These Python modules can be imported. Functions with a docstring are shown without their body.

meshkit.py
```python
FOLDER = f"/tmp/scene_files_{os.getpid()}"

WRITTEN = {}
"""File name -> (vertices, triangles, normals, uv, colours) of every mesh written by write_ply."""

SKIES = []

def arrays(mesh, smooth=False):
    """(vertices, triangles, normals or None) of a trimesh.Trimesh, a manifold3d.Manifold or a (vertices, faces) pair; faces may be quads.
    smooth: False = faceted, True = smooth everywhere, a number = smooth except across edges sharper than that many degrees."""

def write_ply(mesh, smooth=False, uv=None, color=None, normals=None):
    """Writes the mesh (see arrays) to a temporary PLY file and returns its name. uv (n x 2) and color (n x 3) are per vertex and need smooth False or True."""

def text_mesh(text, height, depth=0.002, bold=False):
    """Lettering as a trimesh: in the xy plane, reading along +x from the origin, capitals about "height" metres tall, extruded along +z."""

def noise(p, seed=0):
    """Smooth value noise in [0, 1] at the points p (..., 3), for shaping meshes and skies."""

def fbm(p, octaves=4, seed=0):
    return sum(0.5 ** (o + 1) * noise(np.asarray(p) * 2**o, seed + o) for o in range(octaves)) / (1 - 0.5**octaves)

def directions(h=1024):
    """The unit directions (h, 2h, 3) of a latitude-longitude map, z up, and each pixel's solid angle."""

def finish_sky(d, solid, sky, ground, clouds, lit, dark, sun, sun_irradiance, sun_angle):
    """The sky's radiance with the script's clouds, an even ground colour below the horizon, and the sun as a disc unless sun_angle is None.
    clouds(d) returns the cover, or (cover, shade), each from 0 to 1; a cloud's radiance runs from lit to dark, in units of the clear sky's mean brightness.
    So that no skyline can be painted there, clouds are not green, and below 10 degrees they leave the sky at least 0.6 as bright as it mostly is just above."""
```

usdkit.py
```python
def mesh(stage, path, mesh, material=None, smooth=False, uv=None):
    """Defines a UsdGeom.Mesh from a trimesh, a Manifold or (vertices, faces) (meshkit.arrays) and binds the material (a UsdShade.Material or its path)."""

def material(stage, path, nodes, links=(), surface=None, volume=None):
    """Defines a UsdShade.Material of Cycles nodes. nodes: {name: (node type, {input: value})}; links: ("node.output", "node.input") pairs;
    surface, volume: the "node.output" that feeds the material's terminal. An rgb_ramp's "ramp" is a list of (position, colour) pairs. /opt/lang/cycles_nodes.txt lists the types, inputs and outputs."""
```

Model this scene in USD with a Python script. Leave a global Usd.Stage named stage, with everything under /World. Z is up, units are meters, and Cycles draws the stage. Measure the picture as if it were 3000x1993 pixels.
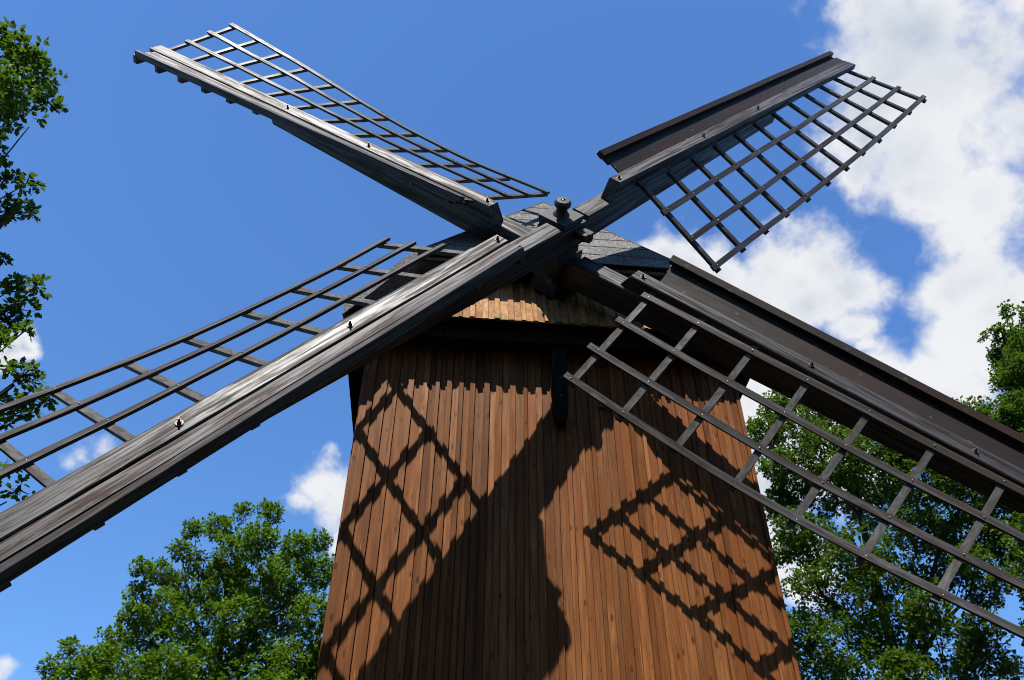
import math, random
import numpy as np, trimesh, usdkit, meshkit
from pxr import Usd, UsdGeom, UsdLux, UsdShade, Gf, Sdf, Vt

stage = Usd.Stage.CreateInMemory()
UsdGeom.SetStageUpAxis(stage, 'Z'); UsdGeom.SetStageMetersPerUnit(stage, 1.0)
UsdGeom.Xform.Define(stage, '/World'); UsdGeom.Scope.Define(stage, '/World/Looks')

# ---------------------------------------------------------------- camera, sun, sky, exposure
EXPOSURE = 1.05
SUN_I, SKY_STRENGTH = 1.25, 0.05
CAM = np.array([-1.2875, -8.788, 0.0])
CR = np.array([0.99621613, -0.08679563, 0.00446465])
CU = np.array([-0.06118489, -0.66392649, 0.74529057])
CF = np.array([0.06172376, 0.74274366, 0.66672486])
FPX = 2505.8                                   # focal length in pixels of a 3000 px wide picture
cam = UsdGeom.Camera.Define(stage, '/World/camera')
cam.CreateHorizontalApertureAttr(36.0); cam.CreateVerticalApertureAttr(36.0*680/1024)
cam.CreateFocalLengthAttr(36.0*FPX/3000)
cam.CreateExposureAttr(EXPOSURE); cam.CreateFStopAttr(0.0)
cam.CreateClippingRangeAttr(Gf.Vec2f(0.05, 20000))
M = Gf.Matrix4d(*[float(x) for r in (list(CR)+[0], list(CU)+[0], list(-CF)+[0], list(CAM)+[1]) for x in r])
cam.AddTransformOp().Set(M)

def ray(px, py):
    d = CF + CR*(px-1500)/FPX - CU*(py-996.5)/FPX
    return d/np.linalg.norm(d)

SUN = np.array([-0.1622, -0.5080, 0.8460]); SUN /= np.linalg.norm(SUN)
sun = UsdLux.DistantLight.Define(stage, '/World/sun_light')
sun.CreateIntensityAttr(SUN_I); sun.CreateNormalizeAttr(True); sun.CreateAngleAttr(0.53)
sun.CreateColorAttr(Gf.Vec3f(1.0, 0.95, 0.87))
zx = np.cross([0, 0, 1], SUN); zx /= np.linalg.norm(zx); zy = np.cross(SUN, zx)
sun.AddTransformOp().Set(Gf.Matrix4d(*[float(x) for r in (list(zx)+[0], list(zy)+[0], list(SUN)+[0], [0, 0, 30, 1]) for x in r]))

def sky_material():
    """Clear sky with cumulus clouds: round cloud cells at fixed directions, broken up by noise."""
    N = {'sky': ('sky_texture', {'sky_type': 'single_scattering', 'sun_disc': False, 'sun_elevation': math.asin(SUN[2]),
                                 'sun_rotation': math.atan2(SUN[0], SUN[1]), 'altitude': 300.0, 'air_density': 1.6,
                                 'aerosol_density': 0.35, 'ozone_density': 2.2}),
         'tc': ('texture_coordinate', {}),
         'geo': ('geometry', {}),
         'warpn': ('noise_texture', {'scale': 7.0, 'detail': 5.0, 'roughness': 0.6}),
         'warps': ('vector_math', {'math_type': 'subtract', 'vector2': (0.5, 0.5, 0.5)}),
         'warpm': ('vector_math', {'math_type': 'scale', 'scale': 0.11}),
         'dir': ('vector_math', {'math_type': 'add'})}
    Lk = [('tc.generated', 'warpn.vector'), ('warpn.color', 'warps.vector1'), ('warps.vector', 'warpm.vector1'),
          ('tc.generated', 'dir.vector1'), ('warpm.vector', 'dir.vector2')]
    cells = [  # px, py, radius px, weight (picture pixels of 3000 only used to find the direction)
        (2660,110,230,1),(2770,260,250,1),(2570,300,140,1),(2570,420,120,1),(2870,120,210,.8),(2910,350,190,.8),(2700,480,160,1),(2550,480,85,.9),
        (2820,620,150,1),(2720,560,130,1),(2770,720,105,1),(2850,800,140,1),(2770,850,110,.9),(2950,930,170,1),(2700,660,70,.8),(2660,645,40,.7),
        (2860,1000,165,1),(2730,1080,85,1),(2985,640,50,.4),(2625,200,90,.9),(2500,60,35,.45),(2995,800,30,.4),
        (1930,745,75,1),(2010,785,95,1),(2100,805,95,1),(2190,850,95,1),(2290,800,115,1),(2400,770,110,1),(2460,860,100,1),(2500,955,70,1),
        (2350,900,120,1),(2540,1010,40,.8),(2600,560,30,.5),(2572,625,28,.5),(2555,690,32,.5),
        (2250,1100,150,1),(2300,1250,150,1),(2250,1420,150,1),(2450,1150,150,1),(2320,1620,120,.9),(2600,1150,150,1),(2800,1150,120,1),(2480,1420,140,.8),
        (965,1335,40,.6),(930,1420,72,.85),(865,1455,50,.75),(985,1455,95,.9),(995,1560,60,.8),(1010,1640,50,.6),
        (60,1000,52,.95),(15,1015,55,.95),(0,1060,50,.8),(252,1310,45,.45),(330,1290,40,.42),(205,1330,40,.42),(365,1200,28,.38),
        (20,1965,55,.9),(62,1990,32,.8),(-60,2000,80,1)]
    cells = [(ray(a, b), c/FPX*(np.dot(ray(a, b), CF))*1.45, w) for a, b, c, w in cells]
    rng = random.Random(7)
    for i in range(26):                       # the same kind of fair-weather clouds all round the sky outside the frame
        az, el = rng.uniform(0, 2*math.pi), math.radians(rng.choice([8, 12, 18, 25, 35, 50]))
        d = np.array([math.sin(az)*math.cos(el), math.cos(az)*math.cos(el), math.sin(el)])
        if d @ CF > 0.70 or d @ SUN > 0.93: continue
        cells.append((d, rng.uniform(.06, .16), 1.0))
        e = d + np.array([rng.uniform(-.12, .12), rng.uniform(-.12, .12), rng.uniform(-.03, .03)]); cells.append((e/np.linalg.norm(e), rng.uniform(.05, .12), 1.0))
    prev = None
    for i, (d, r, w) in enumerate(cells):
        N[f'd{i}'] = ('vector_math', {'math_type': 'distance', 'vector2': tuple(d)})
        N[f'f{i}'] = ('math', {'math_type': 'multiply_add', 'value2': -w/r, 'value3': w})
        Lk += [('dir.vector', f'd{i}.vector1'), (f'd{i}.value', f'f{i}.value1')]
        if prev is None: prev = f'f{i}.value'
        else:
            N[f'x{i}'] = ('math', {'math_type': 'smoothmax', 'value3': 0.12})
            Lk += [(prev, f'x{i}.value1'), (f'f{i}.value', f'x{i}.value2')]; prev = f'x{i}.value'
    N['fine'] = ('noise_texture', {'scale': 13.0, 'detail': 9.0, 'roughness': 0.58})
    N['fsub'] = ('math', {'math_type': 'multiply_add', 'value2': 1.5, 'value3': -0.75})
    N['dens'] = ('math', {'math_type': 'add'})
    N['cover'] = ('map_range', {'range_type': 'smoothstep', 'from_min': 0.08, 'from_max': 0.64, 'to_min': 0.0, 'to_max': 0.98, 'clamp': True})
    Lk += [('tc.generated', 'fine.vector'), ('fine.fac', 'fsub.value1'), (prev, 'dens.value1'), ('fsub.value', 'dens.value2'), ('dens.value', 'cover.value')]
    # lit heads and greyer thick bellies
    N['soft'] = ('noise_texture', {'scale': 5.5, 'detail': 6.0, 'roughness': 0.55})
    N['softr'] = ('map_range', {'range_type': 'smoothstep', 'from_min': 0.34, 'from_max': 0.64, 'to_min': 0.0, 'to_max': 1.0, 'clamp': True})
    N['thick'] = ('map_range', {'range_type': 'linear', 'from_min': 0.45, 'from_max': 0.95, 'to_min': 0.0, 'to_max': 1.0, 'clamp': True})
    N['shade'] = ('math', {'math_type': 'multiply'})
    N['ccol'] = ('mix_color', {'a': (CLOUD*1.0, CLOUD*1.01, CLOUD*1.03), 'b': (CLOUD*.55, CLOUD*.64, CLOUD*.77)})
    N['mixc'] = ('mix_color', {'use_clamp': True})
    N['tint'] = ('mix_color', {'blend_type': 'multiply', 'fac': 1.0, 'b': SKY_TINT})
    N['bg'] = ('background_shader', {'strength': SKY_STRENGTH})
    Lk += [('tc.generated', 'soft.vector'), ('soft.fac', 'softr.value'), (prev, 'thick.value'), ('softr.result', 'shade.value1'), ('thick.result', 'shade.value2'),
           ('shade.value', 'ccol.fac'), ('sky.color', 'tint.a'), ('tint.result', 'mixc.a'), ('ccol.result', 'mixc.b'), ('cover.result', 'mixc.fac'), ('mixc.result', 'bg.color')]
    return usdkit.material(stage, '/World/Looks/sky', N, Lk, surface='bg.background')
CLOUD, SKY_TINT = 8.6, (0.78, 1.22, 1.86)
dome = UsdLux.DomeLight.Define(stage, '/World/sky'); dome.CreateIntensityAttr(1.0)
dome.GetPrim().SetCustomDataByKey('kind', 'structure')
UsdShade.MaterialBindingAPI.Apply(dome.GetPrim()).Bind(sky_material())

# ---------------------------------------------------------------- helpers
used = {}
def path(name, parent):
    base = f"{parent.GetPath() if parent is not None else '/World'}/{name}"
    n = used.get(base, -1)+1; used[base] = n
    return base if n == 0 else f'{base}_{n:03d}'

def obj(name, mesh, mat, parent=None, smooth=False, label=None, kind=None):
    m = usdkit.mesh(stage, path(name, parent), mesh, mat, smooth=smooth)
    if label: m.GetPrim().SetCustomDataByKey('label', label)
    if kind: m.GetPrim().SetCustomDataByKey('kind', kind)
    return m.GetPrim()

def thing(name, label, cat, group=None):
    p = UsdGeom.Xform.Define(stage, path(name, None)).GetPrim()
    p.SetCustomDataByKey('label', label); p.SetCustomDataByKey('category', cat)
    if group: p.SetCustomDataByKey('group', group)
    return p

def tri(v, f):
    return trimesh.Trimesh(np.asarray(v, float), np.asarray(f, int), process=False)

def loft(rings, close=True):
    """A closed tube through equal rings of points."""
    rings = np.asarray(rings, float); n, m, _ = rings.shape
    v = rings.reshape(-1, 3); f = []
    for i in range(n-1):
        for j in range(m):
            a, b = i*m+j, i*m+(j+1) % m
            f += [[a, b, b+m], [a, b+m, a+m]]
    for j in range(1, m-1):
        f += [[0, j+1, j], [(n-1)*m, (n-1)*m+j, (n-1)*m+j+1]]
    t = tri(v, f)
    if t.volume < 0: t.invert()
    return t

def box(x0, x1, y0, y1, z0, z1, c=0.0):
    """Box, its long edges along z chamfered by c."""
    if c <= 0:
        r = lambda z: [(x0, y0, z), (x1, y0, z), (x1, y1, z), (x0, y1, z)]
    else:
        r = lambda z: [(x0+c, y0, z), (x1-c, y0, z), (x1, y0+c, z), (x1, y1-c, z), (x1-c, y1, z), (x0+c, y1, z), (x0, y1-c, z), (x0, y0+c, z)]
    return loft([r(z0), r(z1)])

def join(ms):
    return trimesh.util.concatenate(ms)

def tube(pts, radii, sides=6):
    pts = np.asarray(pts, float); n = len(pts)
    t = np.gradient(pts, axis=0); t /= np.maximum(np.linalg.norm(t, axis=1, keepdims=True), 1e-9)
    up = np.array([0.31, 0.17, 0.93]) if abs(t[0] @ [0.31, 0.17, 0.93]) < 0.9 else np.array([1.0, 0, 0])
    a = np.cross(t, up); a /= np.maximum(np.linalg.norm(a, axis=1, keepdims=True), 1e-9); b = np.cross(t, a)
    th = np.linspace(0, 2*np.pi, sides, endpoint=False)
    return loft(pts[:, None]+np.asarray(radii)[:, None, None]*(np.cos(th)[None, :, None]*a[:, None]+np.sin(th)[None, :, None]*b[:, None]))

# ---------------------------------------------------------------- materials
def wood(name, axis, dark, light, red, rough, spec, knots=None, crack=0.0, scale=1.0, vary=0.35, bump=0.25, moss=None, pale=None, grain=26.0, kn=1.0, band=0.0, stint=(1.0, 1.0, 1.0)):
    """Weathered timber; axis = grain direction (0 x, 2 z) in the piece's own coordinates."""
    lo, hi = 1.5*scale, grain*scale
    sc = [hi, hi, hi]; sc[axis] = lo
    sc2 = [5.0, 5.0, 5.0]; sc2[axis] = 0.55
    N = {'tc': ('texture_coordinate', {}), 'oi': ('object_info', {}),
         'rnd': ('white_noise_texture', {'dimensions': '1D'}),
         'rs': ('vector_math', {'math_type': 'scale', 'scale': 37.0}),
         'p': ('vector_math', {'math_type': 'add'}),
         'm1': ('mapping', {'scale': tuple(sc)}), 'm2': ('mapping', {'scale': tuple(sc2)}),
         'g': ('noise_texture', {'scale': 1.0, 'detail': 6.0, 'roughness': 0.65, 'distortion': 0.4}),
         'b': ('noise_texture', {'scale': 1.0, 'detail': 3.0, 'roughness': 0.5}),
         'gr': ('map_range', {'range_type': 'smoothstep', 'from_min': 0.32, 'from_max': 0.70, 'to_min': 0.0, 'to_max': 1.0, 'clamp': True}),
         'br': ('map_range', {'range_type': 'smoothstep', 'from_min': 0.42, 'from_max': 0.66, 'to_min': 0.0, 'to_max': 0.85, 'clamp': True}),
         'c1': ('mix_color', {'a': dark, 'b': light}), 'c2': ('mix_color', {'b': red}),
         'v': ('map_range', {'from_min': 0.0, 'from_max': 1.0, 'to_min': 1.0-vary, 'to_max': 1.0+vary}),
         'vc': ('combine_xyz', {}),
         'c3': ('mix_color', {'blend_type': 'multiply', 'fac': 1.0, 'use_clamp': False}),
         'rr': ('map_range', {'from_min': 0.3, 'from_max': 0.7, 'to_min': rough+.14, 'to_max': rough-.08, 'clamp': True}),
         'bp': ('bump', {'strength': bump, 'distance': 0.004}),
         'bs': ('principled_bsdf', {'specular_ior_level': spec, 'specular_tint': stint})}
    Lk = [('oi.random', 'rnd.w'), ('rnd.color', 'rs.vector1'), ('tc.object', 'p.vector1'), ('rs.vector', 'p.vector2'), ('p.vector', 'm1.vector'), ('p.vector', 'm2.vector'),
          ('m1.vector', 'g.vector'), ('m2.vector', 'b.vector'), ('g.fac', 'gr.value'), ('b.fac', 'br.value'), ('gr.result', 'c1.fac'),
          ('c1.result', 'c2.a'), ('br.result', 'c2.fac'), ('oi.random', 'v.value'), ('v.result', 'vc.x'), ('v.result', 'vc.y'), ('v.result', 'vc.z'),
          ('c2.result', 'c3.a'), ('vc.vector', 'c3.b'), ('g.fac', 'rr.value'), ('rr.result', 'bs.roughness')]
    col, height = 'c3.result', 'g.fac'
    if band:
        s5 = [17.0]*3; s5[axis] = 0.6
        N['m5'] = ('mapping', {'scale': tuple(s5), 'location': (1.7, 4.4, 9.1)}); N['bn'] = ('noise_texture', {'scale': 1.0, 'detail': 7.0, 'roughness': 0.68, 'distortion': 0.8})
        N['bf'] = ('map_range', {'range_type': 'smoothstep', 'from_min': 0.42, 'from_max': 0.58, 'to_min': 0.0, 'to_max': 1.0, 'clamp': True})
        N['bsp'] = ('map_range', {'from_min': 0.0, 'from_max': 1.0, 'to_min': spec*(1-band), 'to_max': spec*(1+.5*band), 'clamp': True})
        N['bd'] = ('map_range', {'from_min': 0.0, 'from_max': 1.0, 'to_min': band, 'to_max': 0.0, 'clamp': True})
        N['bc'] = ('mix_color', {'b': tuple(q*1.1 for q in red)})
        Lk.extend([('p.vector', 'm5.vector'), ('m5.vector', 'bn.vector'), ('bn.fac', 'bf.value'), ('bf.result', 'bsp.value'), ('bsp.result', 'bs.specular_ior_level'),
                   ('bf.result', 'bd.value'), (col, 'bc.a'), ('bd.result', 'bc.fac')])
        col = 'bc.result'
    def over(key, fac, colour, top):
        N[key] = ('mix_color', {'b': colour}); Lk.extend([(top, key+'.a'), (fac, key+'.fac')]); return key+'.result'
    if pale:                                   # thin bleached or resin streaks
        s3 = [70.0]*3; s3[axis] = 2.2
        N['m3'] = ('mapping', {'scale': tuple(s3), 'location': (3.1, 8.2, 5.5)}); N['st'] = ('noise_texture', {'scale': 1.0, 'detail': 2.0})
        N['sr'] = ('map_range', {'range_type': 'smoothstep', 'from_min': 0.69, 'from_max': 0.76, 'to_min': 0.0, 'to_max': 0.75, 'clamp': True})
        Lk.extend([('p.vector', 'm3.vector'), ('m3.vector', 'st.vector'), ('st.fac', 'sr.value')]); col = over('cp', 'sr.result', pale, col)
    if knots:
        s4 = [9.0]*3; s4[axis] = 3.4
        N['m4'] = ('mapping', {'scale': tuple(s4)}); N['vo'] = ('voronoi_texture', {'scale': 1.0, 'feature': 'f1', 'randomness': 1.0})
        N['kn'] = ('noise_texture', {'scale': 40.0, 'detail': 3.0})
        N['ks'] = ('math', {'math_type': 'multiply_add', 'value2': 0.16, 'value3': -0.08}); N['kd'] = ('math', {'math_type': 'add'})
        N['kr'] = ('map_range', {'range_type': 'smoothstep', 'from_min': 0.13*kn, 'from_max': 0.07*kn, 'to_min': 0.0, 'to_max': 0.9, 'clamp': True})
        Lk.extend([('p.vector', 'm4.vector'), ('m4.vector', 'vo.vector'), ('p.vector', 'kn.vector'), ('kn.fac', 'ks.value1'), ('vo.distance', 'kd.value1'), ('ks.value', 'kd.value2'), ('kd.value', 'kr.value')])
        col = over('ck', 'kr.result', knots, col)
    if crack:                                  # long drying cracks wandering along the grain
        ax = 'xyz'[axis]; ac = {'x': 'y', 'z': 'x'}[ax]
        N['sx'] = ('separate_xyz', {}); N['cl'] = ('combine_xyz', {}); N['cn'] = ('noise_texture', {'scale': 0.9, 'detail': 7.0, 'roughness': 0.6})
        N['cw'] = ('math', {'math_type': 'multiply_add', 'value2': 0.20, 'value3': -0.10}); N['cs'] = ('math', {'math_type': 'subtract'}); N['ca'] = ('math', {'math_type': 'absolute'})
        N['cr'] = ('map_range', {'range_type': 'smoothstep', 'from_min': crack, 'from_max': crack*.4, 'to_min': 0.0, 'to_max': 0.95, 'clamp': True})
        N['hs'] = ('math', {'math_type': 'subtract'})
        Lk.extend([('p.vector', 'sx.vector'), (f'sx.{ax}', 'cl.x'), ('rnd.value', 'cl.y'), ('cl.vector', 'cn.vector'), ('cn.fac', 'cw.value1')])
        N['s0'] = ('separate_xyz', {})
        Lk.extend([('tc.object', 's0.vector'), (f's0.{ac}', 'cs.value1'), ('cw.value', 'cs.value2'), ('cs.value', 'ca.value1'), ('ca.value', 'cr.value'),
                   ('g.fac', 'hs.value1'), ('cr.result', 'hs.value2')])
        col = over('cc', 'cr.result', (0.006, 0.006, 0.006), col); height = 'hs.value'
    if moss:
        N['mz'] = ('separate_xyz', {}); N['mn'] = ('noise_texture', {'scale': 2.2, 'detail': 4.0})
        N['mr'] = ('map_range', {'range_type': 'smoothstep', 'from_min': moss+.22, 'from_max': moss, 'to_min': 0.0, 'to_max': 1.0, 'clamp': True})
        N['mm'] = ('map_range', {'range_type': 'smoothstep', 'from_min': 0.55, 'from_max': 0.68, 'to_min': 0.0, 'to_max': 0.8, 'clamp': True}); N['mx'] = ('math', {'math_type': 'multiply'})
        Lk.extend([('tc.object', 'mz.vector'), ('mz.z', 'mr.value'), ('tc.object', 'mn.vector'), ('mn.fac', 'mm.value'), ('mr.result', 'mx.value1'), ('mm.result', 'mx.value2')])
        col = over('cm', 'mx.value', (0.07, 0.085, 0.02), col)
    Lk.extend([(col, 'bs.base_color'), (height, 'bp.height'), ('bp.normal', 'bs.normal')])
    return usdkit.material(stage, '/World/Looks/'+name, N, Lk, surface='bs.BSDF')

def plain(name, color, rough, metallic=0.0, noise=0.3, scale=12.0, spec=0.5):
    N = {'tc': ('texture_coordinate', {}), 'n': ('noise_texture', {'scale': scale, 'detail': 5.0}),
         'm': ('mix_color', {'a': tuple(c*(1-noise) for c in color), 'b': tuple(c*(1+noise) for c in color)}),
         'bp': ('bump', {'strength': 0.3, 'distance': 0.003}),
         'b': ('principled_bsdf', {'roughness': rough, 'metallic': metallic, 'specular_ior_level': spec})}
    return usdkit.material(stage, '/World/Looks/'+name, N, [('tc.object', 'n.vector'), ('n.fac', 'm.fac'), ('m.result', 'b.base_color'), ('n.fac', 'bp.height'), ('bp.normal', 'b.normal')], surface='b.BSDF')

def felt():
    N = {'tc': ('texture_coordinate', {}), 'n': ('noise_texture', {'scale': 34.0, 'detail': 6.0, 'roughness': 0.75}), 'n2': ('noise_texture', {'scale': 1.7, 'detail': 4.0}),
         'r': ('rgb_ramp', {'ramp': [(0.32, (0.028, 0.028, 0.028)), (0.5, (0.092, 0.090, 0.088)), (0.66, (0.26, 0.255, 0.25))]}),
         'v': ('map_range', {'from_min': 0.3, 'from_max': 0.7, 'to_min': 0.8, 'to_max': 1.2, 'clamp': True}), 'vc': ('combine_xyz', {}),
         'c': ('mix_color', {'blend_type': 'multiply', 'fac': 1.0, 'use_clamp': False}), 'bp': ('bump', {'strength': 0.8, 'distance': 0.004}),
         'b': ('principled_bsdf', {'roughness': 0.9, 'specular_ior_level': 0.12})}
    return usdkit.material(stage, '/World/Looks/roofing_felt', N, [('tc.object', 'n.vector'), ('tc.object', 'n2.vector'), ('n.fac', 'r.fac'), ('n2.fac', 'v.value'),
        ('v.result', 'vc.x'), ('v.result', 'vc.y'), ('v.result', 'vc.z'), ('r.color', 'c.a'), ('vc.vector', 'c.b'), ('c.result', 'b.base_color'), ('n.fac', 'bp.height'), ('bp.normal', 'b.normal')], surface='b.BSDF')

def leaf(name, dark, light, trans):
    N = {'g': ('geometry', {}), 'r': ('rgb_ramp', {'ramp': [(0.0, dark), (0.75, light), (1.0, tuple(c*1.35 for c in light))]}),
         'h': ('mix_color', {'blend_type': 'multiply', 'fac': 1.0, 'b': trans, 'use_clamp': False}),
         'p': ('principled_bsdf', {'roughness': 0.5, 'specular_ior_level': 0.12}), 't': ('translucent_bsdf', {}), 'x': ('mix_closure', {'fac': 0.35})}
    return usdkit.material(stage, '/World/Looks/'+name, N, [('g.random_per_island', 'r.fac'), ('r.color', 'p.base_color'), ('r.color', 'h.a'), ('h.result', 't.color'),
        ('p.BSDF', 'x.closure1'), ('t.BSDF', 'x.closure2')], surface='x.closure')

MAT = {
    'board': wood('brown_boards', 2, (0.0825, 0.0287, 0.0081), (0.1747, 0.0687, 0.0225), (0.0979, 0.0306, 0.0078), 0.50, 0.13, knots=(0.050, 0.014, 0.003), kn=1.5, vary=0.22, pale=(0.38, 0.16, 0.03), stint=(1.0, 0.72, 0.50)),
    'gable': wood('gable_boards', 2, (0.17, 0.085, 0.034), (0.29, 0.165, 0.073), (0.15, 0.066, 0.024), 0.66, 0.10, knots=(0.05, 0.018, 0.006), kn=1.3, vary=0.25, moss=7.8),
    'board2': wood('bleached_boards', 2, (0.1013, 0.0418, 0.0163), (0.1783, 0.0825, 0.0375), (0.1048, 0.0388, 0.0131), 0.50, 0.13, knots=(0.045, 0.014, 0.004), kn=1.2, vary=0.2, pale=(0.38, 0.2, 0.06), stint=(1.0, 0.72, 0.50)),
    'board3': wood('dark_stained_boards', 2, (0.0643, 0.0212, 0.0062), (0.1293, 0.0469, 0.0150), (0.0629, 0.0206, 0.0062), 0.50, 0.13, knots=(0.02, 0.006, 0.002), kn=1.5, vary=0.2, pale=(0.33, 0.13, 0.02), stint=(1.0, 0.72, 0.50)),
    'grey': wood('grey_weathered_timber', 0, (0.0058, 0.0058, 0.0060), (0.0240, 0.0240, 0.0240), (0.0163, 0.0115, 0.0086), 0.51, 0.36, band=0.8, crack=0.0050, vary=0.12, bump=0.8, knots=(0.006, 0.005, 0.004), kn=1.5),
    'lath': wood('grey_weathered_lath', 0, (0.0072, 0.0072, 0.0075), (0.0276, 0.0270, 0.0264), (0.0204, 0.0138, 0.0102), 0.50, 0.26, band=0.6, vary=0.2, bump=0.3),
    'bar': wood('grey_weathered_bar', 1, (0.0144, 0.0144, 0.0144), (0.0480, 0.0472, 0.0456), (0.0288, 0.0216, 0.0168), 0.50, 0.26, band=0.5, vary=0.2, bump=0.3),
    'plank': wood('tarred_brown_plank', 0, (0.0052, 0.0038, 0.0029), (0.0174, 0.0110, 0.0075), (0.0197, 0.0075, 0.0035), 0.55, 0.16, knots=(0.06, 0.06, 0.06), vary=0.15),
    'plank2': wood('brown_grey_plank', 0, (0.0070, 0.0060, 0.0055), (0.0260, 0.0230, 0.0205), (0.0275, 0.0165, 0.0115), 0.49, 0.40, band=0.8, vary=0.15, bump=0.7),
    'beam': wood('dark_beam', 2, (0.006, 0.005, 0.004), (0.016, 0.012, 0.009), (0.012, 0.008, 0.005), 0.8, 0.05, vary=0.1),
    'felt': felt(),
    'iron': plain('cast_iron', (0.012, 0.012, 0.012), 0.65, 0.0, 0.25, 25.0, 0.35),
    'bolt': plain('rusty_bolt_steel', (0.07, 0.045, 0.035), 0.5, 0.4, 0.5, 60.0),
    'nail': plain('copper_nail', (0.55, 0.36, 0.27), 0.35, 0.85, 0.2, 80.0),
    'bark': plain('oak_bark', (0.032, 0.026, 0.020), 0.9, 0.0, 0.5, 9.0, 0.2),
    'soil': plain('grassy_ground', (0.020, 0.024, 0.010), 0.95, 0.0, 0.5, 0.6, 0.2),
    'leaf_c': leaf('shaded_wood_leaves', (0.018, 0.034, 0.006), (0.05, 0.085, 0.012), (1.4, 1.5, 0.9)),
    'leaf_a': leaf('bright_leaves', (0.070, 0.125, 0.008), (0.235, 0.345, 0.020), (1.6, 1.7, 0.9)),
    'leaf_b': leaf('oak_leaves', (0.050, 0.090, 0.008), (0.160, 0.240, 0.018), (1.6, 1.7, 0.9)),
}

# ---------------------------------------------------------------- ground
g = trimesh.creation.cylinder(radius=900, height=0.5, sections=96); g.apply_translation([0, 0, -1.85])
obj('ground', g, MAT['soil'], kind='structure')

# ---------------------------------------------------------------- windmill
mill = thing('windmill', 'brown timber post mill with four dark lattice sails and grey felt roof', 'windmill')
rng = random.Random(11)
HW, ZB, ZT = 2.5, 0.9, 7.80

def boarding(wall, x0, x1, y, zb, zt, mat, mapf=None, pitch=0.166, jag=0.0, cut=None, label=None):
    """Board-and-cover cladding: wide boards with narrower cover boards proud of them, every board its own piece."""
    x = x0; k = 0
    while x < x1-0.02:
        wide, nar = pitch*rng.uniform(.50, .74), pitch*rng.uniform(.27, .47)
        for w, proud in ((wide, 0), (nar, 1)):
            a, b = x, min(x+w, x1)
            if b-a < 0.015: x += w; continue
            d = 0.020+rng.uniform(-.003, .003)+proud*(0.029+rng.uniform(-.011, .009))
            e = 0.0 if proud else 0.012
            lo = zb-(rng.uniform(0, jag)+(jag*.6 if proud else 0))
            za, zb2 = (zt, zt) if cut is None else (cut(a), cut(b))
            lean = rng.uniform(-.004, .004)
            y0 = y-d
            f = lambda u, v, z: (u, v, z)
            xa, xb = a+0.001+(-0.004 if proud else 0.003), b-0.001-(0 if proud else 0)
            ring = lambda z1, z2: [(xa+.003, y0+lean, z1), (xb-.003, y0-lean, z2), (xb, y0-lean+.004, z2), (xb, y+.004, z2), (xa, y+.004, z1), (xa, y0+lean+.004, z1)]
            if min(za, zb2)-lo > 0.05:
                m = loft([ring(lo, lo), ring(za, zb2)])
                if mapf is not None: m.vertices = mapf(m.vertices); m = m if m.volume > 0 else (m.invert() or m)
                u_ = rng.random(); obj('board', m, mat if mat is not MAT['board'] or u_ > .20 else MAT['board2' if u_ < .05 else 'board3'], wall)
            x += w
    return wall

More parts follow.
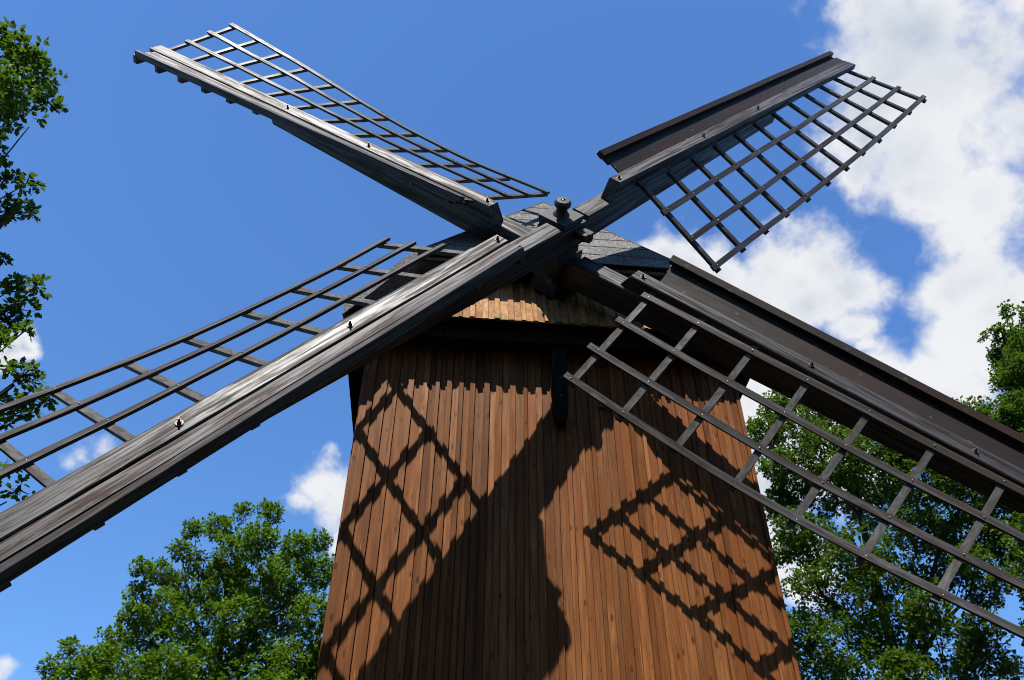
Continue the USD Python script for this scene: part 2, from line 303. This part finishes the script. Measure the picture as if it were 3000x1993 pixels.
# body: four walls of boards on a dark frame
front = obj('wall', box(-HW+.002, HW-.002, 0.006, 0.08, ZB, ZT-.03), MAT['beam'], mill)
boarding(front, -HW, HW, 0.0, ZB, ZT-.035, MAT['board'])
DEP = 5.6
for sgn in (-1, 1):
    w = obj('wall', box(*(sorted((sgn*(HW-.085), sgn*(HW-.006)))), .085, DEP-.085, ZB, ZT-.03), MAT['beam'], mill)
    boarding(w, 0.03, DEP, 0.0, ZB, ZT-.035, MAT['board'], pitch=0.19,
             mapf=(lambda v, s=sgn: np.column_stack([s*(HW-.004-v[:, 1]), v[:, 0], v[:, 2]])))
w = obj('wall', box(-HW+.002, HW-.002, DEP-.08, DEP-.002, ZB, ZT-.03), MAT['beam'], mill)
boarding(w, -HW, HW, 0.0, ZB, ZT-.035, MAT['board'], pitch=0.24, mapf=lambda v: np.column_stack([-v[:, 0], DEP-.002-v[:, 1], v[:, 2]]))
obj('floor', box(-HW+.01, HW-.01, .09, DEP-.09, ZB-.22, ZB), MAT['beam'], mill)

# gable above, standing out over the front wall
GY, SL, ZR = -0.50, 1.344, 11.47                # gable plane, roof slope, ridge height
roofz = lambda x: ZR-SL*abs(x)
gcut = lambda x: min(roofz(x)-0.16, 8.86)
flare = lambda v: np.column_stack([v[:, 0], v[:, 1]+.02+(v[:, 2]-7.8)*.34, v[:, 2]])
gable_m = (loft([[(x, GY+.004, 7.84), (x, GY+.05, 7.84), (x, GY+.05, max(gcut(x)-.02, 7.86)), (x, GY+.004, max(gcut(x)-.02, 7.86))] for x in np.linspace(-2.55, 2.55, 41)]))
gable_m.vertices = flare(gable_m.vertices); gable = obj('gable', gable_m, MAT['beam'], mill)
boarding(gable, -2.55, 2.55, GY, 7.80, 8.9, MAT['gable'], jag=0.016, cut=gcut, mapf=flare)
obj('soffit', box(-2.62, 2.62, GY+.055, 0.0, ZT-.028, ZT+.03), MAT['beam'], mill)
obj('cross_beam', loft([[(x, -.34, 7.57), (x, -.12, 7.57), (x, -.12, 7.768), (x, -.34, 7.768)] for x in (-2.60, 2.66)]), MAT['beam'], mill)
for sx in (-1, 1):                              # wall plates whose ends show under the eaves
    obj('eaves_beam', loft([[(sx*2.52, y, 7.60), (sx*2.70, y, 7.60), (sx*2.70, y, 7.83), (sx*2.52, y, 7.83)] for y in (-.62, DEP)]), MAT['beam'], mill)
# hanging post under the windshaft, with a rounded, chewed lower end
pr = []
for z, dx, dy in ((7.515, 0, 0), (6.95, 0, 0), (6.75, .012, 0), (6.62, .0, .01), (6.52, .025, .02), (6.45, .035, .05), (6.41, .05, .09)):
    pr.append([(-.045+dx, -.29+dy, z), (.140-dx*.3, -.29+dy, z), (.143-dx*.3, -.05, z), (-.048+dx, -.05, z)])
post = obj('hanging_post', loft(pr), MAT['beam'], mill)
for z in (7.02, 6.73):
    h = trimesh.creation.icosphere(1, 0.016); h.apply_translation([.05, -.292, z]); obj('bolt', h, MAT['bolt'], post)
obj('bracket', box(.56, .78, -.075, -.052, 6.745, 6.765), MAT['iron'], mill)

# roof: two long slopes, half hip in front, felt laid in courses
RB, RY = DEP+.35, -0.65
roof = obj('roof', loft([[(0, y, ZR-.02), (2.80, y, roofz(2.80)-.02), (2.80, y, roofz(2.80)-.12), (0, y, ZR-.14), (-2.80, y, roofz(2.80)-.12), (-2.80, y, roofz(2.80)-.02)] for y in (0.48, RB)]), MAT['beam'], mill)
hx, hz = 1.95, 8.85                             # hip eave corner
ay = 0.44
for sx in (-1, 1):
    # front part of the slope beside the hip: a triangle-ended plate between hip arris and verge
    P = [(0, ay, ZR), (sx*hx, RY, hz), (sx*2.80, RY, roofz(2.80)), (sx*2.80, .50, roofz(2.80)), (0, .50, ZR)]
    top = np.array(P); bot = top-np.array([0, 0, .12])
    v = np.vstack([top, bot]); f = [[0, 1, 2], [0, 2, 3], [0, 3, 4], [5, 7, 6], [5, 8, 7], [5, 9, 8]]
    for i in range(5):
        j = (i+1) % 5; f += [[i, i+5, j+5], [i, j+5, j]]
    m = tri(v, f); m = m if m.volume > 0 else (m.invert() or m)
    obj('roof_slope', m, MAT['felt'], roof)
    n = 13                                      # felt courses on the slope
    for i in range(n):
        s0, s1 = i/n, (i+1)/n+.012
        pts = []
        for s, off in ((s0, .012), (min(s1, 1.0), .020)):
            x, z = sx*2.80*s, ZR-SL*2.80*s
            fy = RY if z <= hz else ay+(RY-ay)*(ZR-z)/(ZR-hz)
            pts.append([(x, fy-.005, z+off+.006), (x, RB, z+off+.006), (x, RB, z+.003), (x, fy-.005, z+.003)])
        obj('felt_strip', loft(pts), MAT['felt'], roof)
    # felt-covered verge board facing the front
    vb = []
    for t in np.linspace(0, 1, 9):
        x = sx*(hx-.02+(2.80-hx+.02)*t); z = roofz(x)
        wob = .006*math.sin(9*t+sx)
        vb.append([(x, RY-.028, z+.03+wob), (x, RY+.0, z+.03+wob), (x, RY+.0, z-.17), (x, RY-.028, z-.17+wob)])
    obj('verge_board', loft(vb), MAT['felt'], roof)
# hip plane and its courses
A = np.array([0, ay, ZR]); B0 = np.array([-hx, RY, hz]); B1 = np.array([hx, RY, hz])
hn = np.cross(B1-A, B0-A); hn /= np.linalg.norm(hn); hn = hn if hn[1] < 0 else -hn
base = np.array([A, B0, B1]); v = np.vstack([base-hn*.002, base-hn*.002+np.array([0, .10, -.05])])
m = tri(v, [[0, 1, 2], [3, 5, 4], [0, 3, 4], [0, 4, 1], [1, 4, 5], [1, 5, 2], [2, 5, 3], [2, 3, 0]]); m = m if m.volume > 0 else (m.invert() or m)
obj('hip_slope', m, MAT['felt'], roof)
nc = 8; ph = rng.uniform(0, 6)
for i in range(nc):
    t0, t1 = i/nc, (i+1)/nc
    up, dn = [], []
    rows = []
    for u in np.linspace(0, 1, 25):
        w1 = .010*math.sin(7*u+i*2.1)+.006*math.sin(23*u+i*5)+(.03 if (i == 1 and abs(u-.45) < .06) else 0)
        tt0, tt1 = max(t0-.012, 0.0), min(t1+w1*.35, 1.03)
        pa = A+(B0-A)*tt0+(B1-B0)*tt0*u; pb = A+(B0-A)*tt1+(B1-B0)*tt1*u
        rows.append([pa+hn*.003, pb+hn*.012, pb+hn*.004, pa+hn*.001])
    obj('felt_strip', loft(rows), MAT['felt'], roof)
for sx in (-1, 1):                              # ridge pieces along the hips
    e = [A+(np.array([sx*hx, RY, hz])-A)*t for t in np.linspace(0, 1, 8)]
    obj('hip_cap', tube(e, [.022]*8, 5), MAT['felt'], roof)
obj('hip_eaves', loft([[(x, RY+.0, hz-.015), (x, RY+.06, hz-.03), (x, GY-.03, hz-.05), (x, GY-.03, hz+.0)] for x in np.linspace(-hx+.03, hx-.03, 5)]), MAT['beam'], roof)

# trestle below (mostly hidden)
obj('main_post', tube([(0, 2.8, -1.55), (0, 2.8, ZB-.2)], [.36, .33], 12), MAT['beam'], mill)
for a in (0, 90):
    c, s = math.cos(math.radians(a)), math.sin(math.radians(a))
    obj('cross_tree', join([tube([(-2.6*c, 2.8-2.6*s, -1.35+.3*(a > 0)), (2.6*c, 2.8+2.6*s, -1.35+.3*(a > 0))], [.2, .2], 4)]), MAT['beam'], mill)
    for q in (-1, 1):
        obj('quarter_bar', tube([(q*2.4*c, 2.8+q*2.4*s, -1.2+.3*(a > 0)), (q*.3*c, 2.8+q*.3*s, .5)], [.15, .15], 4), MAT['beam'], mill)

# ---------------------------------------------------------------- sails
FR = [  # centre, direction along the stock, trailing direction, towards the wind
    ([0.0599, -1.432, 8.8791], [0.6494, 0.14383, 0.74672], [0.75986, -0.08436, -0.64458], [0.02972, -0.986, 0.16408]),
    ([0.0474, -0.9114, 8.7962], [-0.75794, 0.11628, 0.64188], [0.65233, 0.13437, 0.74593], [-0.00049, -0.98409, 0.17769]),
    ([0.0599, -1.432, 8.8791], [-0.6494, -0.14383, -0.74672], [-0.75986, 0.08436, 0.64458], [0.02972, -0.986, 0.16408]),
    ([0.0474, -0.9114, 8.7962], [0.75794, -0.11628, -0.64188], [-0.65233, -0.13437, -0.74593], [-0.00049, -0.98409, 0.17769])]
AL = [[25.92, 20.58, 12.5, 1.3], [17.13, 16.2, 5.55, -5.63], [21.95, 21.04, 10.75, -2.02], [15.72, 21.21, 7.01, -1.48]]
S11 = [1.5268, 1.6515, 1.7636, 1.5348]; DS = 0.7363
HEEL = [.965, 1.21, 1.52, 1.165]; TIP = [9.71, 9.865, 9.85, 9.85]
BHEEL = [1.22, 1.47, 1.77, 1.46]; BTIP = [9.78, 9.71, 9.8, 9.8]
EE = [(.0607, .0612), (-.0698, -.0137), (-.1018, -.0088), (-.0247, -.0352)]
GK = [(-.0027, .0477), (-.0234, -.0051), (.0992, -.0108), (-.0704, -.0314)]
BOLTS = [(1.06, 3.47, 5.43), (1.34, 3.83, 5.85), (1.60, 3.90, 5.87), (1.29, 3.67, 5.58)]
CH = [-0.03, .5039, 1.0449, 1.5701]
SAIL_LABEL = ['upper sail against the white cloud, dark front faces', 'upper sail at the left, seen almost along its lattice and shining silver',
              'lower sail at the left, its silvery whip reaching towards the camera', 'lower sail at the right in front of the oak, with wide dark windboard']
from scipy.interpolate import CubicSpline

def matrix(c, x, y, z):
    return Gf.Matrix4d(*[float(q) for r in (list(x)+[0], list(y)+[0], list(z)+[0], list(c)+[1]) for q in r])

def local(prim, mtx):
    UsdGeom.Xformable(prim).AddTransformOp().Set(mtx)

def wobble(v, seed, amp):
    v = np.array(v, float)
    return v+amp*2*np.column_stack([meshkit.noise(v*[.9, .9, .9]+s+seed, seed)-.5 for s in (3.1, 17.7, 41.3)])*[0.3, 1, 1]

for k in range(4):
    c, d, tr, a = [np.array(q, float) for q in FR[k]]
    al = CubicSpline([0, 1/3, 2/3, 1], AL[k], bc_type='natural')
    lin = lambda A_, B_, s: A_+(B_-A_)*(s-1.1)/8.8
    whip_w = lambda s: lin(.1925, .2606, s); whip_g = lambda s: lin(.2553+GK[k][0], -.0242+GK[k][1], s); whip_e = lambda s: -lin(EE[k][0], EE[k][1], s)
    stock_f = lambda s: -.029+.045*min(s, 6)/6
    # whip: bevelled beam whose heel is cut on a slant
    rings = []
    ss = [HEEL[k]]+list(np.linspace(HEEL[k]+.3, TIP[k], 22))
    for i, s in enumerate(ss):
        w, gq, e = whip_w(s)/2, whip_g(s), whip_e(s)
        th = max(gq-stock_f(s)-.004, .10) if s < 6.3 else .10+.02*max(0, (8-s))
        b = .011
        sb = s-.13 if i == 0 else s
        rings.append([(s, e-w+b, gq), (s, e+w-b, gq), (s, e+w, gq-b), (sb, e+w, gq-th), (sb, e-w, gq-th), (s, e-w, gq-b)])
    m = loft(rings); m.vertices = wobble(m.vertices, 5+k, .004)
    sail = obj('sail', m, MAT['grey'], mill, label=SAIL_LABEL[k])
    local(sail, matrix(c, d, -tr, a))
    def latpt(n, cc, off):
        t = n/11; A_ = math.radians(float(al(t))); s = S11[k]+DS*n
        y = -((.2344+(.1287-.2344)*t)+cc*math.cos(A_)); z = (.0905+(-.0628-.0905)*t)-cc*math.sin(A_)
        return np.array([s, y-off*math.sin(A_), z+off*math.cos(A_)])
    # four laths along the sail
    for j in range(4):
        n0, n1 = -.15+rng.uniform(-.03, .03), 11.11+rng.uniform(-.03, .04)
        rr = []
        for n in np.linspace(n0, n1, 26):
            cc = CH[j]; hw, th = .043, .036
            rr.append([latpt(n, cc-hw, 0), latpt(n, cc+hw, 0), latpt(n, cc+hw, -th), latpt(n, cc-hw, -th)])
        m = loft(rr); m.vertices = wobble(m.vertices, 20+4*k+j, .013)
        obj('lath', m, MAT['lath'], sail)
    bw = lambda s: lin(.4189, .3807, s)
    be = lambda s: math.radians(lin(30.3, 11.46, s))
    def bpt(s, u, off):
        y0, z0 = whip_e(s)+whip_w(s)/2, whip_g(s)
        return np.array([s, y0+math.cos(be(s))*u-math.sin(be(s))*off, z0+math.sin(be(s))*u+math.cos(be(s))*off])
    # twelve bars through the whip
    nails = []
    for i in range(12):
        rr = []
        c0, c1 = -.80+rng.uniform(-.03, .03), CH[3]+.075+rng.uniform(-.015, .02)
        ds_ = rng.uniform(-.02, .02)/DS
        er = .2344+(.1287-.2344)*i/11
        for cc, q in ((.045-er+.0, 1), (.2, 1), (.9, 1), (c1, 1)):
            h = .040*q/DS
            rr.append([latpt(i+ds_*cc-h, cc, -.035), latpt(i+ds_*cc+h, cc, -.035), latpt(i+ds_*cc+h, cc, -.035-.052*q), latpt(i+ds_*cc-h, cc, -.035-.052*q)])
        parts_ = [loft(rr)]
        s_ = S11[k]+DS*i                         # the other arm of the bar with its filler wedge behind the windboard
        A1, A2 = bpt(s_, -.02, -.052), bpt(s_, bw(s_)-.006, -.096)
        aa = math.radians(float(al(i/11))); p0 = latpt(i, .0, -.087)
        zb = lambda y, lim: min(p0[2]+(y-p0[1])*math.tan(aa), lim-.055)
        q4 = [(A1[1], A1[2]), (A2[1], A2[2]), (A2[1]+.012, zb(A2[1], A2[2])+.02), (A2[1]-.012, zb(A2[1], A2[2])), (A1[1], zb(A1[1], A1[2]))]
        parts_.append(loft([[(s_+q*.042, y, z) for y, z in q4] for q in (-1, 1)]))
        obj('sail_bar', join(parts_), MAT['bar'], sail)
        for j in range(4):
            h = trimesh.creation.icosphere(1, .0085); h.apply_translation(latpt(i+rng.uniform(-.01, .01), CH[j]+rng.uniform(-.008, .008), .001)); nails.append(h)
    obj('nail', join(nails), MAT['nail'], sail, kind='stuff')
    # windboard: two planks angled forward and a rim batten along the leading edge
    for (f0, f1) in ((.004, .50), (.455, 1.0)):
        rr = []
        for s in np.linspace(BHEEL[k]+(.0 if f0 > .1 else -.22 if k == 2 else .03), BTIP[k]-.03, 18):
            u0, u1 = bw(s)*f0, bw(s)*f1-.004
            if f0 < .1: u0 = -.03
            lap = .027 if f0 > .1 else 0.0
            rr.append([bpt(s, u_, -q-.045*u_/bw(s)-lap) for u_, q in ((u0, .022), (u1, .022), (u1, .047), (u0, .047))])
        m = loft(rr); m.vertices = wobble(m.vertices, 60+k+int(f0*9), .007)
        obj('windboard', m, MAT['plank' if k in (0, 3) else 'plank2'], sail)
    rr = []
    for s in np.linspace(BHEEL[k]-.04, BTIP[k], 18):
        rr.append([bpt(s, bw(s)-.0986+.004, 0), bpt(s, bw(s)-.004, 0), bpt(s, bw(s), -.004), bpt(s, bw(s), -.093), bpt(s, bw(s)-.0986, -.093), bpt(s, bw(s)-.0986, -.004)])
    m = loft(rr); m.vertices = wobble(m.vertices, 80+k, .006)
    obj('rim_batten', m, MAT['plank'] if k in (0, 3) else MAT['lath'], sail)
    for s in BOLTS[k]:
        z = whip_g(s); e = whip_e(s)+rng.uniform(-.012, .012)
        wsh = trimesh.creation.cylinder(radius=.038, height=.006, sections=20); wsh.apply_translation([s, e, z+.005])
        nut = trimesh.creation.cylinder(radius=.021, height=.026, sections=6); nut.apply_translation([s, e, z+.02])
        rod = trimesh.creation.cylinder(radius=.011, height=.055, sections=10); rod.apply_translation([s, e, z+.032])
        tilt = trimesh.transformations.rotation_matrix(rng.uniform(-.15, .15), [1, .3, 0], [s, e, z])
        b_ = join([wsh, nut, rod]); b_.apply_transform(tilt); obj('bolt', b_, MAT['bolt'], sail)

# two stocks crossing in the poll head
for k in (0, 1):
    c, d, tr, a = [np.array(q, float) for q in FR[k]]
    rings = []
    for s in (-6.30, -6.24, -4, -2, -.6, -.30, -.29, 0, .29, .30, .6, 2, 4, 6.24, 6.30):
        t = abs(s)/6; w = (.285+(.198-.285)*t)/2; f0 = -.029+.045*t; b0 = -.444+.111*t; e = -.015
        if abs(s) < .295: f0 -= .06
        if abs(s) > 6.25: w -= .02; f0 -= .03; b0 += .05
        b = .012
        rings.append([(s, e-w+b, f0), (s, e+w-b, f0), (s, e+w, f0-b), (s, e+w, b0+b), (s, e+w-b, b0), (s, e-w+b, b0), (s, e-w, b0+b), (s, e-w, f0-b)])
    m = loft(rings); m.vertices = wobble(m.vertices, 100+k, .006)
    st = obj('stock', m, MAT['grey'], mill); local(st, matrix(c, d, -tr, a))

# poll head: iron box around the stocks, plate, pommel; windshaft behind it
c, d, tr, a = [np.array(q, float) for q in FR[1]]
PM = matrix(c, d, -tr, a)
off = np.array([.057, .046])
hs = .218
def pbox(x0, x1, y0, y1, z0, z1, c_=.008):
    return box(x0+off[0], x1+off[0], y0+off[1], y1+off[1], z0, z1, c_)
poll = obj('poll_head', join([pbox(-hs, hs, -hs, hs, .455, .548), pbox(-hs+.012, hs-.012, -hs+.012, hs-.012, -.60, .47),
                              pbox(-hs, hs, -hs, hs, -.61, -.52), pbox(-hs, hs, -hs, hs, -.015, .065)]), MAT['iron'], mill)
local(poll, PM)
prof = np.array([(0, .54), (.120, .54), (.112, .556), (.084, .59), (.073, .62), (.075, .655), (.098, .672), (.111, .69), (.114, .72), (.106, .75), (.088, .768), (.034, .772), (.032, .758), (0, .756)])
pm = trimesh.creation.revolve(prof, sections=32); pm.apply_translation([off[0], off[1], 0])
obj('pommel', pm, MAT['iron'], poll, smooth=35)
rod = trimesh.creation.icosphere(2, .017); rod.apply_translation([off[0]+.004, off[1], .764]); obj('pommel_screw', rod, MAT['nail'], poll, smooth=True)
for (x, y, z, sx, sy, sz) in ((-.26, -.13, .30, .10, .05, .07), (-.27, -.02, .34, .09, .05, .05), (.25, .12, .28, .09, .05, .06), (.10, -.26, -.12, .05, .10, .06), (-.06, -.27, -.18, .05, .10, .06), (.12, .26, -.10, .05, .09, .05), (.02, -.26, -.36, .06, .09, .04), (-.10, .26, -.30, .06, .1, .05)):
    obj('wedge', box(x-sx, x+sx, y-sy, y+sy, z-sz, z+sz, .006), MAT['lath'], poll)
shaft = trimesh.creation.cylinder(radius=.26, height=3.2, sections=10); shaft.apply_translation([0, 0, -2.15])
sh = obj('windshaft', shaft, MAT['beam'], mill); local(sh, PM)

# ---------------------------------------------------------------- trees
LEAF = np.array([(0, 0, 0), (.16, .10, .02), (.30, .26, .05), (.45, .17, .03), (.62, .30, .04), (.78, .15, .0), (1.0, 0, -.06),
                 (.78, -.15, .0), (.62, -.30, .04), (.45, -.17, .03), (.30, -.26, .05), (.16, -.10, .02)])
LEAFF = np.array([(0, 1, 11), (1, 2, 3), (11, 9, 10), (1, 3, 9), (1, 9, 11), (3, 4, 5), (9, 7, 8), (3, 5, 7), (3, 7, 9), (5, 6, 7)])

def unit(v): return v/np.maximum(np.linalg.norm(v, axis=-1, keepdims=True), 1e-9)

def tree(name, label, clumps, dist, jitter, base, leafmat, size, density, seed, trunk_r, group=None, sparse=1.0, lean=(0, 0)):
    r = np.random.default_rng(seed)
    t = thing(name, label, 'tree', group)
    cs = []
    for q in clumps:
        px, py, rad = q[:3]
        dv = ray(px, py); h = dist+r.uniform(-jitter, jitter)+(q[3] if len(q) > 3 else 0)
        slant = h/np.hypot(dv[0], dv[1])
        cs.append((CAM+dv*slant, rad/FPX*slant*(dv @ CF)))
    centers = np.array([q[0] for q in cs]); radii = np.array([q[1] for q in cs])
    base = np.array(base, float)
    topz = centers[:, 2].max()
    # trunk and limbs
    th = 0.55*(topz-base[2])
    zz = np.linspace(0, 1, 9)
    ctr = centers.mean(0)
    trunk = np.column_stack([base[0]+(ctr[0]-base[0])*zz**1.6*.8+.12*np.sin(zz*5+seed), base[1]+(ctr[1]-base[1])*zz**1.6*.8+.1*np.cos(zz*4+seed), base[2]-.2+(topz*.80-base[2])*zz])
    wood_ = [tube(trunk, trunk_r*(1-.80*zz), 10)]
    ng = max(4, len(cs)//6)
    seeds = centers[r.choice(len(cs), ng, replace=False)]
    for _ in range(6):
        lab = np.argmin(((centers[:, None]-seeds[None])**2).sum(2), 1)
        seeds = np.array([centers[lab == i].mean(0) if (lab == i).any() else seeds[i] for i in range(ng)])
    for i in range(ng):
        ids = np.nonzero(lab == i)[0]
        if not len(ids): continue
        g_ = seeds[i]; horiz = np.hypot(*(g_[:2]-trunk[4][:2]))
        zs = np.clip(g_[2]-horiz*r.uniform(.55, .95)-.5, base[2]+.28*(topz-base[2]), trunk[-1][2]-.2)
        j = np.argmin(abs(trunk[:, 2]-zs)); p0 = trunk[j]
        u = np.linspace(0, 1, 8)[:, None]
        mid = (p0+g_)/2+np.array([0, 0, -.06*horiz])+r.normal(0, .05*max(horiz, 1), 3)
        limb = (1-u)**2*p0+2*u*(1-u)*mid+u**2*g_
        limb[1:-1] += r.normal(0, .035*max(horiz, 1)**.5, (6, 3))
        r0 = trunk_r*.42*(1-.5*j/8); wood_.append(tube(limb, np.linspace(r0, r0*.28, 8), 7))
        for q in ids:
            k0 = r.integers(3, 7); s0 = limb[k0]; u = np.linspace(0, 1, 6)[:, None]
            mid = (s0+centers[q])/2+r.normal(0, .12, 3)*max(.4, np.linalg.norm(s0-centers[q])*.5)
            br = (1-u)**2*s0+2*u*(1-u)*mid+u**2*centers[q]
            rb = max(.010, r0*.30*(1-k0/12)); wood_.append(tube(br, np.linspace(rb, .008, 6), 5))
    # leaf rosettes in every clump
    V, FF = [], []; nv = 0
    fine = []
    for cpt, rad in cs:
        nt = max(4, int(density*np.pi*rad**2/(size**2*1.9)))
        dirs = unit(r.normal(size=(nt, 3))); rr = rad*r.uniform(.15, 1, nt)**.45*(1+.35*(meshkit.noise(dirs*2.3+cpt, seed)-.5)*2)
        tips = cpt+dirs*rr[:, None]*np.array([1, 1, .85])
        keep = meshkit.noise(tips*1.5/max(size*9, .4), seed+3) > (.30*sparse)
        tips, dirs = tips[keep], dirs[keep]
        for q in range(0, len(tips), max(1, len(tips)//9 or 1)):
            u = np.linspace(0, 1, 4)[:, None]; e = tips[q]
            fine.append(tube((1-u)*cpt+u*e+np.array([0, 0, -.05])*u*(1-u), np.linspace(.009, .004, 4), 4))
        nl = 6
        tip = np.repeat(tips, nl, 0); out = np.repeat(dirs, nl, 0)
        ld = unit(out*.35+r.normal(size=(len(tip), 3))*.75+np.array([0, 0, .10]))
        nrm = unit(np.array([0, 0, 1.0])+r.normal(size=(len(tip), 3))*.55+SUN*.35); side = unit(np.cross(nrm, ld)); nrm = np.cross(ld, side)
        sz = size*r.uniform(.6, 1.15, len(tip))
        P3 = tip[:, None]+ld[:, None]*.02+sz[:, None, None]*(LEAF[None, :, 0, None]*ld[:, None]+LEAF[None, :, 1, None]*side[:, None]+LEAF[None, :, 2, None]*nrm[:, None])
        V.append(P3.reshape(-1, 3)); F_ = (LEAFF[None]+nv+np.arange(len(tip))[:, None, None]*12).reshape(-1, 3); FF.append(F_); nv += len(tip)*12
    obj('trunk', join(wood_), MAT['bark'], t, smooth=50)
    obj('twigs', join(fine), MAT['bark'], t, kind='stuff')
    obj('crown', tri(np.vstack(V), np.vstack(FF)), MAT[leafmat], t)
    return t

def at(px, py, h):
    dv = ray(px, py); return CAM+dv*h/np.hypot(dv[0], dv[1])

def foot(px, py, h):
    q = at(px, py, h); return (q[0], q[1], -1.6)

T_LEFT = [(60,170,70),(20,130,60),(115,225,62),(60,285,75),(140,300,36),(30,340,60),(85,372,30),(-60,250,120),(-80,420,80),
          (78,538,32),(20,520,36),(82,622,30),(22,615,36),(-70,580,60),(8,765,20),(30,850,42),(105,838,30),(60,905,46),(25,930,40),(75,968,24),
          (-5,1000,30),(20,1090,58),(70,1100,48),(92,1165,42),(30,1190,52),(155,1168,16),(90,1210,22),(20,1250,28),(15,1370,38),(60,1435,32),(20,1470,38),
          (-50,1000,60),(-70,1200,80),(-80,1400,80),(-200,300,180),(-330,600,230),(-330,900,230),(-330,1200,230),(-330,1500,230),(-450,500,300),(-450,900,320),(-450,1300,320),(-480,1700,300),(-250,1750,200)]
tree('oak_tree', 'dark green oak reaching in over the left edge, left of the sail tips', T_LEFT, 9.5, .8, foot(-900, 1400, 11.5), 'leaf_b', .11, 3.6, 3, .22, group=None)
T_MAPLE = [(790,1500,38),(720,1508,38),(640,1545,44),(570,1558,38),(760,1580,60),(680,1620,70),(600,1640,60),(530,1610,32),(870,1600,48),(935,1588,36),(850,1680,80),(930,1680,60),
           (750,1700,90),(640,1730,80),(540,1720,60),(470,1680,44),(415,1662,32),(405,1740,38),(480,1780,70),(390,1800,45),(580,1830,90),(700,1820,90),(820,1800,90),(920,1800,70),
           (440,1880,80),(340,1880,50),(280,1930,52),(205,1900,32),(160,1960,42),(230,1980,60),(330,1980,80),(480,1980,100),(620,1950,90),(760,1930,90),(880,1930,80),(950,1960,80),
           (500,2150,250),(800,2150,250),(250,2150,180),(1050,1900,120),(1100,2120,200),(650,2400,280)]
tree('broadleaf_tree', 'bright green bushy tree at lower left beside the brown mill wall', T_MAPLE, 21.0, 1.6, foot(700, 1990, 22.5), 'leaf_a', .10, 6.4, 5, .20, sparse=.85)
T_OAK = [(2270,1190,48),(2330,1180,58),(2250,1260,52),(2203,1250,24),(2212,1310,38),(2330,1280,88),(2450,1200,90),(2570,1200,100),(2700,1250,110),(2830,1270,110),(2950,1300,110),
         (2440,1330,100),(2560,1350,110),(2700,1400,120),(2850,1420,120),(2970,1450,110),(2270,1360,58),(2330,1420,78),(2280,1480,58),(2450,1450,100),(2580,1500,100),(2330,1550,68),
         (2290,1620,48),(2400,1600,88),(2520,1620,88),(2380,1730,88),(2480,1760,98),(2600,1700,86),(2700,1560,98),(2840,1570,98),(2960,1600,76),(2350,1850,78),(2470,1900,98),
         (2600,1850,108),(2720,1780,76),(2760,1900,108),(2870,1850,66),(2880,1960,88),(2400,1980,98),(2650,1990,98),(2965,1960,36),(2790,1680,60),(2880,1745,55),(2840,1640,55),(2935,1700,40),(2700,1690,50),
         (3150,1400,200),(3180,1700,180),(2600,2250,300),(2900,2250,250),(2250,2100,150),(2150,1700,100),(2180,1950,120)]
tree('oak_tree', 'large green oak at lower right behind the lattice, right of the mill wall', T_OAK, 21.5, 2.2, foot(2620, 1990, 23), 'leaf_b', .105, 6.0, 8, .28, sparse=1.0)
T_TALL = [(2955,910,24),(2992,935,40),(2900,968,20),(2878,985,14),(2940,985,34),(2975,1010,50),(2920,1040,28),(2950,1075,48),(2990,1090,60),(2930,1110,24),(2960,1160,44),(2990,1200,60),
          (2940,1225,28),(2898,1187,11),(2960,1270,50),(2880,1215,18),(3060,1010,95),(3080,1150,130),(3100,1350,150),(3250,1100,180),(3250,1400,220),(3150,1600,200),(3300,1750,250)]
tree('tall_tree', 'tall narrow green treetop at the right edge above the lower sail', T_TALL, 19.0, 1.0, foot(3200, 1900, 20), 'leaf_b', .10, 6.5, 9, .26)

# ---------------------------------------------------------------- the park woods all round the clearing
r = np.random.default_rng(21)
Vw, Fw, nv = [], [], 0
view_az = math.atan2(CF[0], CF[1])
for i in range(64):
    az = i/64*2*math.pi+r.uniform(-.04, .04); da = abs((az-view_az+math.pi) % (2*math.pi)-math.pi)
    ahead = da < math.radians(54)
    R_, H_ = (r.uniform(32, 38), r.uniform(8.5, 10.5)) if ahead else (r.uniform(19, 25), r.uniform(15, 19))
    cx, cy = CAM[0]+R_*math.sin(az), CAM[1]+R_*math.cos(az)+(3 if not ahead else 0)
    n = 1100
    dirs = unit(r.normal(size=(n, 3))); rad = np.array([2.6, 2.6, H_*.46])*(r.uniform(.5, 1, n)**.5)[:, None]
    pos = np.array([cx, cy, -1.6+H_*.54])+dirs*rad
    ld = unit(r.normal(size=(n, 3))); nrm = unit(dirs+r.normal(size=(n, 3))*.5); side = unit(np.cross(nrm, ld)); nrm = np.cross(ld, side)
    P3 = pos[:, None]+.42*(LEAF[None, :, 0, None]*ld[:, None]+LEAF[None, :, 1, None]*side[:, None]+LEAF[None, :, 2, None]*nrm[:, None])
    Vw.append(P3.reshape(-1, 3)); Fw.append((LEAFF[None]+nv+np.arange(n)[:, None, None]*12).reshape(-1, 3)); nv += n*12
obj('woodland', tri(np.vstack(Vw), np.vstack(Fw)), MAT['leaf_c'], kind='stuff')
